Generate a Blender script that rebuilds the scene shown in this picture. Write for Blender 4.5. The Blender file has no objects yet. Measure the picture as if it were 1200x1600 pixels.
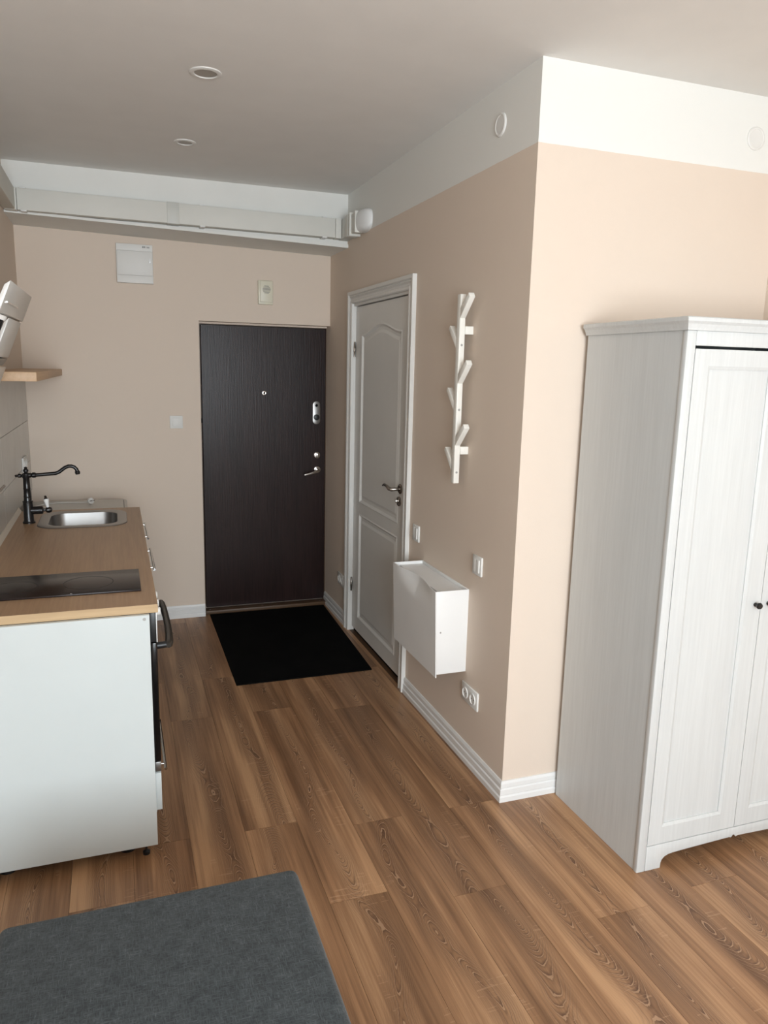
import bpy, bmesh, math, random
from mathutils import Vector, Matrix
from mathutils.geometry import tessellate_polygon

random.seed(7)
S = bpy.context.scene
C = S.collection

# ------------------------------------------------------------------ camera
cam_d = bpy.data.cameras.new('camera')
cam = bpy.data.objects.new('camera', cam_d)
C.objects.link(cam)
CR = Vector((0.94211776, -0.33452782, 0.02247811))
CU = Vector((0.04181801, 0.18375997, 0.98208122))
CF = Vector((0.33266407, 0.92429617, -0.18711282))
cam.matrix_world = Matrix(((CR.x, CU.x, -CF.x, 0), (CR.y, CU.y, -CF.y, 0), (CR.z, CU.z, -CF.z, 1.6734), (0, 0, 0, 1)))
cam_d.sensor_fit = 'HORIZONTAL'
cam_d.sensor_width = 36
cam_d.lens = 36 * 1171.36 / 1200
cam_d.clip_start = 0.02
S.camera = cam

# ------------------------------------------------------------------ daylight
world = bpy.data.worlds.new('world')
S.world = world
world.use_nodes = True
world.node_tree.nodes['Background'].inputs[0].default_value = (0.80, 0.89, 1.0, 1)
world.node_tree.nodes['Background'].inputs[1].default_value = 1.0


def area(name, loc, rot, sx, sy, power, col):
    d = bpy.data.lights.new(name, 'AREA')
    d.shape = 'RECTANGLE'
    d.size, d.size_y, d.energy, d.color = sx, sy, power, col
    o = bpy.data.objects.new(name, d)
    o.location = loc
    o.rotation_euler = rot
    C.objects.link(o)
    return o


# daylight that falls through the window behind the photographer
area('window_daylight', (0.42, -2.07, 1.55), (math.radians(90), 0, 0), 1.70, 1.65, 208, (0.865, 0.95, 1.01))

S.view_settings.view_transform = 'Standard'
S.view_settings.look = 'None'
S.view_settings.gamma = 1
S.view_settings.use_curve_mapping = False
S.view_settings.exposure = 0.05


# ------------------------------------------------------------------ material tools
def srgb(r, g, b):
    f = lambda c: ((c / 255 + 0.055) / 1.055) ** 2.4 if c > 10 else c / 255 / 12.92
    return (f(r), f(g), f(b), 1)


class NT:
    def __init__(s, name):
        s.m = bpy.data.materials.new(name)
        s.m.use_nodes = True
        s.t = s.m.node_tree
        s.b = s.t.nodes['Principled BSDF']

    def n(s, kind, **kw):
        nd = s.t.nodes.new(kind)
        for k, v in kw.items():
            if k.startswith('i_'):
                key = k[2:]
                key = int(key) if key.isdigit() else key
                s.put(v, nd.inputs[key])
            else:
                setattr(nd, k, v)
        return nd

    def put(s, v, sock):
        if isinstance(v, bpy.types.NodeSocket):
            s.t.links.new(v, sock)
        elif v is not None:
            sock.default_value = v

    def math(s, op, a, b=None, c=None):
        nd = s.t.nodes.new('ShaderNodeMath')
        nd.operation = op
        for k, v in enumerate((a, b, c)):
            s.put(v, nd.inputs[k])
        return nd.outputs[0]

    def obj(s):
        return s.n('ShaderNodeTexCoord').outputs['Object']

    def mapping(s, vec, scale=(1, 1, 1), loc=(0, 0, 0)):
        nd = s.n('ShaderNodeMapping')
        s.put(vec, nd.inputs['Vector'])
        nd.inputs['Scale'].default_value = scale
        s.put(loc, nd.inputs['Location'])
        return nd.outputs[0]

    def noise(s, vec, scale=5, detail=2, rough=0.5, w=None):
        nd = s.n('ShaderNodeTexNoise')
        if w is not None:
            nd.noise_dimensions = '4D'
            s.put(w, nd.inputs['W'])
        s.put(vec, nd.inputs['Vector'])
        nd.inputs['Scale'].default_value = scale
        nd.inputs['Detail'].default_value = detail
        nd.inputs['Roughness'].default_value = rough
        return nd.outputs['Fac']

    def ramp(s, fac, stops):
        nd = s.n('ShaderNodeValToRGB')
        s.put(fac, nd.inputs[0])
        e = nd.color_ramp.elements
        while len(e) < len(stops):
            e.new(0.5)
        for k, (p, c) in enumerate(stops):
            e[k].position = p
            e[k].color = c
        return nd.outputs[0]

    def mix(s, fac, a, b, mode='MIX'):
        nd = s.n('ShaderNodeMix', data_type='RGBA', blend_type=mode)
        s.put(fac, nd.inputs[0])
        s.put(a, nd.inputs[6])
        s.put(b, nd.inputs[7])
        return nd.outputs[2]

    def bump(s, h, strength=0.2, dist=0.002):
        nd = s.n('ShaderNodeBump')
        nd.inputs['Strength'].default_value = strength
        nd.inputs['Distance'].default_value = dist
        s.put(h, nd.inputs['Height'])
        s.t.links.new(nd.outputs[0], s.b.inputs['Normal'])

    def fin(s, col, rough=0.5, metal=0.0, spec=0.5, coat=0.0):
        s.put(col, s.b.inputs['Base Color'])
        s.put(rough, s.b.inputs['Roughness'])
        s.b.inputs['Metallic'].default_value = metal
        s.b.inputs['Specular IOR Level'].default_value = spec
        s.b.inputs['Coat Weight'].default_value = coat
        return s.m


def plain(name, col, rough=0.5, metal=0.0, spec=0.5, coat=0.0, var=0.03, bscale=300, bstr=0.03):
    t = NT(name)
    o = t.obj()
    nz = t.noise(o, 6, 3)
    dark = (col[0] * (1 - var), col[1] * (1 - var), col[2] * (1 - var), 1)
    c = t.ramp(nz, [(0.3, dark), (0.7, col)])
    t.bump(t.noise(o, bscale, 2), bstr, 0.001)
    return t.fin(c, rough, metal, spec, coat)


BEIGE = (0.74, 0.628, 0.530, 1)
WHITE = (0.80, 0.795, 0.76, 1)


def paint(name, split=None):
    t = NT(name)
    o = t.obj()
    nz = t.noise(o, 1.5, 3)
    c = t.ramp(nz, [(0.3, tuple(v * 0.985 for v in BEIGE[:3]) + (1,)), (0.7, BEIGE)])
    if split:
        z = t.n('ShaderNodeSeparateXYZ', i_0=o).outputs[2]
        wob = t.math('MULTIPLY', t.noise(o, 25, 2), 0.003)
        f = t.math('GREATER_THAN', t.math('ADD', z, wob), split + 0.0015)
        c = t.mix(f, c, WHITE)
    t.bump(t.noise(o, 260, 3, 0.6), 0.25, 0.0012)
    return t.fin(c, 0.75, spec=0.25)


M = {}
M['wall'] = paint('beige_wall_paint')
M['wall_band'] = paint('beige_wall_paint_with_white_band', 2.437)
M['ceiling'] = plain('ceiling_paint', (0.82, 0.80, 0.77, 1), 0.85, spec=0.2, bscale=200, bstr=0.1)
M['white_paint'] = plain('white_wall_paint', WHITE, 0.7, spec=0.3, bscale=200, bstr=0.1)
M['white_gloss'] = plain('white_gloss_paint', (0.80, 0.80, 0.79, 1), 0.35)
M['door_white'] = plain('white_door_lacquer', (0.74, 0.73, 0.70, 1), 0.4)
M['plastic'] = plain('white_plastic', (0.78, 0.77, 0.74, 1), 0.5, bstr=0.0)
M['shoe_white'] = plain('white_shoe_cabinet_plastic', (0.86, 0.86, 0.85, 1), 0.4, bstr=0.01)
M['cream'] = plain('cream_plastic', (0.76, 0.72, 0.58, 1), 0.4, bstr=0.0)
M['duct'] = plain('duct_plastic', (0.70, 0.69, 0.64, 1), 0.6, bstr=0.0)
M['duct_grey'] = plain('duct_sleeve_plastic', (0.60, 0.60, 0.56, 1), 0.45, bstr=0.0)
M['laminate'] = plain('white_laminate', (0.60, 0.645, 0.645, 1), 0.35, bscale=150, bstr=0.02)
M['rack'] = plain('cream_white_lacquer', (0.86, 0.84, 0.78, 1), 0.35, bstr=0.01)
M['fridge'] = plain('fridge_enamel', (0.66, 0.64, 0.60, 1), 0.4, bstr=0.02)
M['black_metal'] = plain('black_metal', (0.009, 0.008, 0.008, 1), 0.28, spec=0.5, bstr=0.0)
M['black_plastic'] = plain('black_plastic', (0.012, 0.012, 0.013, 1), 0.4, bstr=0.0)
M['oven_handle'] = plain('dark_brown_handle', (0.03, 0.024, 0.018, 1), 0.35, bstr=0.0)
M['black_glass'] = plain('black_glass', (0.022, 0.015, 0.014, 1), 0.22, spec=0.22, bstr=0.0)
M['oven_glass'] = plain('oven_glass', (0.006, 0.005, 0.005, 1), 0.15, spec=0.3, bstr=0.0)
M['ring_print'] = plain('printed_ring', (0.006, 0.005, 0.005, 1), 0.5, bstr=0.0)
M['hole'] = plain('dark_hole', (0.004, 0.004, 0.004, 1), 0.8, spec=0.1, bstr=0.0)
M['steel'] = plain('brushed_steel', (0.34, 0.33, 0.32, 1), 0.38, metal=1.0, bscale=400, bstr=0.05)
M['chrome'] = plain('chrome', (0.72, 0.70, 0.68, 1), 0.14, metal=1.0, bstr=0.0)
M['dark_steel'] = plain('dark_brushed_nickel', (0.30, 0.27, 0.24, 1), 0.26, metal=1.0, bstr=0.0)
M['grey_metal'] = plain('grey_painted_metal', (0.45, 0.44, 0.42, 1), 0.35, metal=0.4, bstr=0.0)
M['ceramic'] = plain('white_ceramic', (0.85, 0.84, 0.82, 1), 0.15, bstr=0.0)
M['tile'] = plain('glossy_grey_tile', (0.54, 0.53, 0.50, 1), 0.22, var=0.08, bscale=12, bstr=0.04)
M['grout'] = plain('grout', (0.22, 0.20, 0.18, 1), 0.9)
M['seal'] = plain('sealing_profile', (0.62, 0.56, 0.47, 1), 0.5)
M['lens'] = plain('spotlight_lens', (0.36, 0.33, 0.29, 1), 0.4)
M['mat'] = plain('black_mat', (0.006, 0.006, 0.006, 1), 0.95, spec=0.05, var=0.3, bscale=900, bstr=0.4)
M['threshold'] = plain('brown_threshold', (0.10, 0.055, 0.028, 1), 0.45)
M['hood_white'] = plain('hood_enamel', (0.70, 0.69, 0.66, 1), 0.3, bstr=0.0)
M['hood_dark'] = plain('hood_filter_grey', (0.22, 0.21, 0.19, 1), 0.4, bstr=0.0)
M['cord'] = plain('white_cord', (0.75, 0.73, 0.70, 1), 0.5, bstr=0.0)
M['logo'] = plain('grey_print', (0.10, 0.10, 0.10, 1), 0.5, bstr=0.0)


def wood(name, light, dark, axis, streak=90, rough=0.4, contrast=(0.35, 0.65), bump=0.1, spec=0.5):
    t = NT(name)
    o = t.obj()
    sc = [streak, streak, streak]
    sc[axis] = streak * 0.035
    a = t.noise(t.mapping(o, tuple(sc)), 1, 4, 0.65)
    sc2 = [9, 9, 9]
    sc2[axis] = 0.8
    b = t.noise(t.mapping(o, tuple(sc2)), 1, 3)
    f = t.math('ADD', t.math('MULTIPLY', a, 0.6), t.math('MULTIPLY', b, 0.4))
    c = t.ramp(f, [(contrast[0], dark), (contrast[1], light)])
    t.bump(a, bump, 0.001)
    return t.fin(c, rough, spec=spec)


M['oak_top'] = wood('oak_worktop_laminate', (0.45, 0.285, 0.165, 1), (0.34, 0.208, 0.118, 1), 1, rough=0.38)
M['oak_edge'] = wood('oak_edge_band', (0.52, 0.365, 0.205, 1), (0.41, 0.28, 0.15, 1), 0, rough=0.45)
M['shelf_wood'] = wood('pale_pine_shelf', (0.62, 0.42, 0.26, 1), (0.52, 0.34, 0.20, 1), 1, rough=0.5)
M['door_dark'] = wood('dark_wenge_door', (0.026, 0.0125, 0.011, 1), (0.011, 0.0050, 0.0046, 1), 2, streak=130, rough=0.32, bump=0.7, spec=0.24)
M['wardrobe'] = wood('white_stained_wood', (0.61, 0.63, 0.63, 1), (0.55, 0.568, 0.568, 1), 2, streak=110, rough=0.4, bump=0.12)


def floor_mat():
    t = NT('walnut_oak_laminate')
    o = t.obj()
    rnd = t.n('ShaderNodeObjectInfo').outputs['Random']
    w = t.math('MULTIPLY', rnd, 73.0)
    xyz = t.n('ShaderNodeSeparateXYZ', i_0=o)
    x, y = xyz.outputs[0], xyz.outputs[1]
    # centre of the growth rings, drifting across the plank
    drift = t.math('MULTIPLY', t.math('SUBTRACT', t.noise(t.mapping(o, (0.01, 1.5, 0)), 1, 1, w=w), 0.5), 0.30)
    fine = t.math('MULTIPLY', t.math('SUBTRACT', t.noise(t.mapping(o, (22, 6, 0)), 1, 3, 0.6, w=w), 0.5), 0.012)
    X = t.math('ADD', t.math('ADD', x, drift), fine)
    depth = t.math('MULTIPLY', t.math('SUBTRACT', t.noise(t.mapping(o, (0.5, 1.6, 0)), 1, 2, w=t.math('ADD', w, 11.0)), 0.42), 0.30)
    r = t.math('SQRT', t.math('ADD', t.math('MULTIPLY', X, X), t.math('MULTIPLY', depth, depth)))
    rr = t.math('ADD', r, t.math('MULTIPLY', t.noise(t.mapping(o, (50, 18, 0)), 1, 3, 0.6, w=w), 0.0050))
    ph = t.math('MULTIPLY', rr, 190.0)
    ring = t.math('POWER', t.math('ADD', t.math('MULTIPLY', t.math('SINE', t.math('MULTIPLY', ph, 6.28318)), 0.5), 0.5), 1.4)
    heart = t.ramp(t.math('ABSOLUTE', X), [(0.0, (1, 1, 1, 1)), (0.06, (0.0, 0.0, 0.0, 1))])
    heart = t.n('ShaderNodeSeparateXYZ', i_0=heart).outputs[0]
    streak = t.noise(t.mapping(o, (95, 2.2, 0)), 1, 4, 0.65, w=w)
    broad = t.noise(t.mapping(o, (13, 0.9, 0)), 1, 2, w=t.math('ADD', w, 5.0))
    tone = t.math('ADD', t.math('MULTIPLY', streak, 0.35), t.math('MULTIPLY', broad, 0.65))
    c = t.ramp(tone, [(0.36, (0.135, 0.064, 0.028, 1)), (0.50, (0.275, 0.142, 0.067, 1)), (0.62, (0.43, 0.245, 0.123, 1))])
    k = t.math('ADD', t.math('MULTIPLY', ring, t.math('ADD', t.math('MULTIPLY', heart, 0.62), 0.05)), t.math('MULTIPLY', heart, 0.19))
    c = t.mix(k, c, (0.080, 0.036, 0.017, 1))
    # thin pale pore lines beside the dark rings and short cross flecks
    pale = t.math('MULTIPLY', t.math('GREATER_THAN', t.math('FRACT', t.math('ADD', ph, 0.60)), 0.84), t.math('MULTIPLY', heart, 0.60))
    c = t.mix(pale, c, (0.50, 0.31, 0.18, 1))
    fl = t.noise(t.mapping(o, (8, 110, 0)), 1, 2, 0.7, w=w)
    flm = t.noise(t.mapping(o, (12, 3.5, 0)), 1, 1, w=t.math('ADD', w, 31.0))
    fk = t.math('MULTIPLY', t.math('MULTIPLY', t.math('GREATER_THAN', fl, 0.60), t.math('GREATER_THAN', flm, 0.60)), 0.22)
    c = t.mix(fk, c, (0.55, 0.35, 0.21, 1))
    bright = t.math('ADD', t.math('MULTIPLY', rnd, 0.24), 1.02)
    hsv = t.n('ShaderNodeHueSaturation')
    t.put(bright, hsv.inputs['Value'])
    hsv.inputs['Saturation'].default_value = 0.97
    t.put(c, hsv.inputs['Color'])
    t.bump(t.math('ADD', streak, t.math('MULTIPLY', ring, 0.4)), 0.12, 0.0006)
    return t.fin(hsv.outputs[0], 0.40, spec=0.45)


M['floor'] = floor_mat()
M['subfloor'] = plain('dark_underlay', (0.03, 0.018, 0.01, 1), 0.8)


def fabric():
    t = NT('grey_woven_fabric')
    o = t.obj()
    a = t.noise(t.mapping(o, (420, 60, 60)), 1, 3, 0.7)
    b = t.noise(t.mapping(o, (60, 420, 60)), 1, 3, 0.7)
    c_ = t.noise(o, 28, 3)
    f = t.math('ADD', t.math('MULTIPLY', t.math('MAXIMUM', a, b), 0.8), t.math('MULTIPLY', c_, 0.2))
    c = t.ramp(f, [(0.42, (0.020, 0.026, 0.029, 1)), (0.58, (0.050, 0.060, 0.065, 1)), (0.72, (0.10, 0.115, 0.12, 1))])
    t.bump(f, 0.5, 0.001)
    t.b.inputs['Sheen Weight'].default_value = 0.15
    return t.fin(c, 0.95, spec=0.15)


M['fabric'] = fabric()


def glass_mat():
    t = NT('window_glass')
    tr = t.n('ShaderNodeBsdfTransparent')
    gl = t.n('ShaderNodeBsdfGlossy')
    gl.inputs['Roughness'].default_value = 0.02
    mx = t.n('ShaderNodeMixShader')
    mx.inputs[0].default_value = 0.06
    t.t.links.new(tr.outputs[0], mx.inputs[1])
    t.t.links.new(gl.outputs[0], mx.inputs[2])
    t.t.links.new(mx.outputs[0], t.t.nodes['Material Output'].inputs['Surface'])
    return t.m


M['glass'] = glass_mat()


# ------------------------------------------------------------------ mesh tools
def new():
    return bmesh.new()


def box(bm, x0, x1, y0, y1, z0, z1, bev=0.0, seg=2):
    v = [bm.verts.new((x, y, z)) for x in (x0, x1) for y in (y0, y1) for z in (z0, z1)]
    fs = [bm.faces.new([v[k] for k in q]) for q in ((0, 1, 3, 2), (4, 6, 7, 5), (0, 4, 5, 1), (2, 3, 7, 6), (0, 2, 6, 4), (1, 5, 7, 3))]
    if bev > 0:
        es = list({e for f in fs for e in f.edges})
        bmesh.ops.bevel(bm, geom=es, offset=bev, segments=seg, profile=0.5, affect='EDGES')
    return bm


def prism(bm, pts, axis, a, b, bev=0.0, holes=()):
    """polygon (u,v) extruded along axis from a to b. axis 0: (y,z); 1: (x,z); 2: (x,y)"""
    def P(u, v, w):
        return ((w, u, v), (u, w, v), (u, v, w))[axis]
    loops = [list(pts)] + [list(h) for h in holes]
    A = [[bm.verts.new(P(u, v, a)) for u, v in L] for L in loops]
    B = [[bm.verts.new(P(u, v, b)) for u, v in L] for L in loops]
    fs = []
    for LA, LB in zip(A, B):
        n = len(LA)
        for k in range(n):
            fs.append(bm.faces.new((LA[k], LA[(k + 1) % n], LB[(k + 1) % n], LB[k])))
    if holes:
        fa, fb = sum(A, []), sum(B, [])
        for tri in tessellate_polygon([[Vector((u, v, 0)) for u, v in L] for L in loops]):
            fs.append(bm.faces.new([fa[k] for k in tri]))
            fs.append(bm.faces.new([fb[k] for k in tri]))
    else:
        fs.append(bm.faces.new(A[0]))
        fs.append(bm.faces.new(B[0]))
    bmesh.ops.recalc_face_normals(bm, faces=fs)
    if bev > 0:
        es = [e for e in {e for f in fs for e in f.edges} if len(e.link_faces) == 2 and e.calc_face_angle(0) > 0.5]
        bmesh.ops.bevel(bm, geom=es, offset=bev, segments=2, profile=0.5, affect='EDGES')
    return bm


def frame_of(d):
    d = Vector(d).normalized()
    h = Vector((0, 0, 1)) if abs(d.z) < 0.9 else Vector((1, 0, 0))
    a = d.cross(h).normalized()
    return a, d.cross(a).normalized()


def tube(bm, pts, r, n=14, flat=None):
    """round bar through pts; r a number or list; flat = (ra, rb) factor for an oval section"""
    pts = [Vector(p) for p in pts]
    if not isinstance(r, (list, tuple)):
        r = [r] * len(pts)
    rings = []
    a = b = None
    for k, p in enumerate(pts):
        d = (pts[min(k + 1, len(pts) - 1)] - pts[max(k - 1, 0)]).normalized()
        if a is None:
            a, b = frame_of(d)
        else:
            a = (a - d * a.dot(d)).normalized()
            b = d.cross(a).normalized()
        fa, fb = flat or (1, 1)
        rings.append([bm.verts.new(p + a * math.cos(t) * r[k] * fa + b * math.sin(t) * r[k] * fb) for t in (2 * math.pi * q / n for q in range(n))])
    fs = []
    for k in range(len(rings) - 1):
        for q in range(n):
            fs.append(bm.faces.new((rings[k][q], rings[k][(q + 1) % n], rings[k + 1][(q + 1) % n], rings[k + 1][q])))
    fs.append(bm.faces.new(rings[0]))
    fs.append(bm.faces.new(rings[-1]))
    bmesh.ops.recalc_face_normals(bm, faces=fs)
    return bm


def lathe(bm, base, axis, prof, n=24):
    """prof: list of (distance along axis, radius)"""
    base = Vector(base)
    d = Vector(axis).normalized()
    a, b = frame_of(d)
    rings = []
    for t, r in prof:
        if r < 1e-6:
            rings.append([bm.verts.new(base + d * t)])
        else:
            rings.append([bm.verts.new(base + d * t + (a * math.cos(q) + b * math.sin(q)) * r) for q in (2 * math.pi * k / n for k in range(n))])
    fs = []
    for A, B in zip(rings, rings[1:]):
        if len(A) == 1 and len(B) == 1:
            continue
        for q in range(n):
            if len(A) == 1:
                fs.append(bm.faces.new((A[0], B[(q + 1) % n], B[q])))
            elif len(B) == 1:
                fs.append(bm.faces.new((A[q], A[(q + 1) % n], B[0])))
            else:
                fs.append(bm.faces.new((A[q], A[(q + 1) % n], B[(q + 1) % n], B[q])))
    if len(rings[0]) > 1:
        fs.append(bm.faces.new(rings[0]))
    if len(rings[-1]) > 1:
        fs.append(bm.faces.new(rings[-1]))
    bmesh.ops.recalc_face_normals(bm, faces=fs)
    return bm


def rrect(x0, x1, y0, y1, r, n=8):
    out = []
    for cx, cy, a0 in ((x1 - r, y1 - r, 0), (x0 + r, y1 - r, 90), (x0 + r, y0 + r, 180), (x1 - r, y0 + r, 270)):
        for k in range(n + 1):
            a = math.radians(a0 + 90 * k / n)
            out.append((cx + r * math.cos(a), cy + r * math.sin(a)))
    return out


def obj(name, bm, mat, parent=None, smooth=True, label=None):
    me = bpy.data.meshes.new(name)
    bm.normal_update()
    if smooth:
        for f in bm.faces:
            f.smooth = True
        for e in bm.edges:
            if len(e.link_faces) == 2 and e.calc_face_angle(0) > math.radians(32):
                e.smooth = False
    bm.to_mesh(me)
    bm.free()
    me.materials.append(M[mat])
    o = bpy.data.objects.new(name, me)
    C.objects.link(o)
    if parent is not None:
        # parts are written in world coordinates
        me.transform(Matrix.Translation(-base_of(parent)))
        o.parent = parent
    if label:
        o['label'] = label
    return o


def base_of(o):
    v = Vector((0, 0, 0))
    while o is not None:
        v = v + o.location
        o = o.parent
    return v


def tag(o, label, cat, group=None, kind=None):
    o['label'] = label
    o['category'] = cat
    if group:
        o['group'] = group
    if kind:
        o['kind'] = kind
    return o


def thing(name, label, cat, loc, group=None, kind=None):
    o = bpy.data.objects.new(name, None)
    o.empty_display_size = 0.05
    C.objects.link(o)
    o.location = loc
    return tag(o, label, cat, group, kind)


def struct(name, bm, mat, label, cat):
    return tag(obj(name, bm, mat, smooth=False), label, cat, kind='structure')


# ------------------------------------------------------------------ room numbers
XL, XW, XR = -0.505, 1.382, 2.44       # left wall, hall right wall, alcove right wall
YB, YA, YF = -1.90, 2.389, 4.99        # wall behind the camera, alcove wall, far wall
ZC = 2.702
YN = 5.07                              # face of the entrance door in its niche

# ------------------------------------------------------------------ floor
fl = struct('floor', box(new(), XL, XR, YB, YN + 0.03, -0.06, -0.008), 'subfloor',
            'brown wood laminate floor of long planks running to the entrance door', 'floor')
pw = 0.1945
x_first = 0.19 - 4 * pw
cols = {3: 2.51, 4: 3.457, 5: 2.493, 6: 2.03, 7: 2.41, 8: 1.94, 9: 2.402, 10: 1.71}
PL = 1.42
gi = 0
for ci in range(16):
    xa, xb = x_first + ci * pw, x_first + (ci + 1) * pw
    if xb < XL + 0.01 or xa > XR - 0.01:
        continue
    xa, xb = max(xa, XL + 0.002), min(xb, XR - 0.002)
    j = cols.get(ci, 1.3 + (ci * 0.47) % 1.3)
    ymax = YN + 0.02 if xa < XW - 0.02 else YA - 0.001
    while j > YB:
        j -= PL
    y0 = j
    while y0 < ymax:
        a, b = max(y0, YB + 0.001), min(y0 + PL, ymax)
        y0 += PL
        if b - a < 0.02:
            continue
        xbb = xb
        if xa < XW < xb and b > YA:      # plank that meets the wall corner is cut round it
            m = new()
            g = 0.0005
            if a < YA - 0.02:
                pts = [(xa + g, a + g), (xb - g, a + g), (xb - g, YA - 0.001), (XW, YA - 0.001), (XW, b - g), (xa + g, b - g)]
            else:
                pts = [(xa + g, a + g), (XW, a + g), (XW, b - g), (xa + g, b - g)]
            prism(m, pts, 2, -0.008, 0.0)
        else:
            g = 0.0005
            m = box(new(), xa + g, xb - g, a + g, b - g, -0.008, 0.0)
        cen = Vector(((xa + xb) / 2, (a + b) / 2, 0))
        bmesh.ops.translate(m, verts=m.verts, vec=-cen)
        me_o = obj('plank', m, 'floor', smooth=False)
        me_o.location = cen
        me_o.parent = fl

# ------------------------------------------------------------------ walls and ceiling
T = 0.12
struct('ceiling', box(new(), XL - T, XR + T, YB - T, YN + T, ZC, ZC + 0.1), 'ceiling', 'plain off-white painted ceiling', 'ceiling')
wl = struct('wall_left', box(new(), XL - T, XL, YB, YN + 0.1, -0.06, ZC), 'wall', 'beige left wall with glossy tiles above the worktop', 'wall')
# far wall with the niche of the entrance door cut in
m = new()
box(m, XL, 0.523, YF, YN + 0.1, 0, ZC)
box(m, 0.523, XW, YF, YN + 0.1, 1.948, ZC)
box(m, 0.523, XW, YN + 0.045, YN + 0.1, -0.05, 1.948)
struct('wall_far', m, 'wall', 'beige far wall around the dark entrance door', 'wall')
# hall right wall with a recess for the bathroom door
m = new()
DY0, DY1, DZ = 3.512, 4.462, 2.064
box(m, XW, XW + 0.15, YA, DY0, 0, ZC)
box(m, XW, XW + 0.15, DY1, YN + 0.1, 0, ZC)
box(m, XW, XW + 0.15, DY0, DY1, DZ, ZC)
box(m, XW + 0.09, XW + 0.15, DY0, DY1, -0.06, DZ)
box(m, XW, XW + 0.09, DY0, DY1, -0.06, -0.002)
struct('wall_right', m, 'wall_band', 'beige hall wall with white upper band, carrying the coat rack', 'wall')
struct('wall_alcove', box(new(), XW + 0.15, XR + T, YA, YA + T, 0, ZC), 'wall_band', 'bright beige wall behind the wardrobe with white upper band', 'wall')
# the block's front face in one piece from the corner
struct('wall_side', box(new(), XR, XR + T, YB, YA, -0.06, ZC), 'wall', 'beige wall on the right of the wardrobe', 'wall')
# wall behind the camera with its window opening
WX0, WX1, WZ0, WZ1 = -0.45, 1.30, 0.70, 2.40
m = new()
box(m, XL, WX0, YB - T, YB, -0.06, ZC)
box(m, WX1, XR, YB - T, YB, -0.06, ZC)
box(m, WX0, WX1, YB - T, YB, -0.06, WZ0)
box(m, WX0, WX1, YB - T, YB, WZ1, ZC)
struct('wall_back', m, 'wall', 'beige wall with the window', 'wall')
m = new()
for a in (WX0, (WX0 + WX1) / 2 - 0.03, WX1 - 0.06):
    box(m, a, a + 0.06, YB - 0.09, YB - 0.03, WZ0, WZ1)
for a in (WZ0, WZ1 - 0.06):
    box(m, WX0, WX1, YB - 0.09, YB - 0.03, a, a + 0.06)
w1 = struct('window_1', m, 'white_gloss', 'white two-light window opposite the hall', 'window')
obj('pane', box(new(), WX0 + 0.06, (WX0 + WX1) / 2 - 0.03, YB - 0.063, YB - 0.057, WZ0 + 0.06, WZ1 - 0.06), 'glass', w1, False)
obj('pane', box(new(), (WX0 + WX1) / 2 + 0.03, WX1 - 0.06, YB - 0.063, YB - 0.057, WZ0 + 0.06, WZ1 - 0.06), 'glass', w1, False)
obj('window_sill', box(new(), WX0 - 0.05, WX1 + 0.05, YB - 0.03, YB + 0.15, WZ0 - 0.03, WZ0, 0.004), 'white_gloss', w1)

# beam below the ceiling at the far end (its underside is not quite level)
m = new()
prism(m, [(XL, 2.452), (XW, 2.415), (XW, ZC), (XL, ZC)], 1, 4.607, YF)
bm_ = struct('trim_1', m, 'white_paint', 'white painted beam under the ceiling above the entrance door', 'beam')
m = new()
prism(m, [(XL, 2.440), (XW, 2.394), (XW, 2.415), (XL, 2.452)], 1, 4.592, YF)
obj('beam_board', m, 'white_paint', bm_, False)

# ------------------------------------------------------------------ baseboards
BP = [(0, 0), (0.016, 0), (0.016, 0.020), (0.0115, 0.026), (0.0125, 0.031), (0.0125, 0.050), (0.008, 0.055), (0.0095, 0.060), (0.0095, 0.074), (0.005, 0.085), (0, 0.085)]


def baseboard(name, line, side, label):
    """line: (fixed, a, b) ; side: 'x-' face looks to -x, 'y-' face looks to -y; mitred at end a if asked"""
    m = new()
    fixed, a, b, mitre = line
    ra, rb = [], []
    for d, z in BP:
        if side == 'x-':
            ra.append(m.verts.new((fixed - d, a - (d if mitre else 0), z)))
            rb.append(m.verts.new((fixed - d, b, z)))
        else:
            ra.append(m.verts.new((a - (d if mitre else 0), fixed - d, z)))
            rb.append(m.verts.new((b, fixed - d, z)))
    n = len(BP)
    for k in range(n):
        m.faces.new((ra[k], ra[(k + 1) % n], rb[(k + 1) % n], rb[k]))
    m.faces.new(ra)
    m.faces.new(rb)
    bmesh.ops.recalc_face_normals(m, faces=m.faces)
    return struct(name, m, 'white_gloss', label, 'baseboard')


baseboard('baseboard_right', (XW, YA, 3.452, True), 'x-', 'white moulded baseboard on the hall wall below the shoe cabinet')
baseboard('baseboard_corner', (XW, 4.522, 5.06, False), 'x-', 'short white baseboard between the white door and the dark door')
baseboard('baseboard_alcove', (YA, XW, XR, True), 'y-', 'bright white baseboard from the wall corner to the wardrobe')
baseboard('baseboard_far', (YF, XL, 0.523, False), 'y-', 'white baseboard on the far wall left of the dark door')

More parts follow.
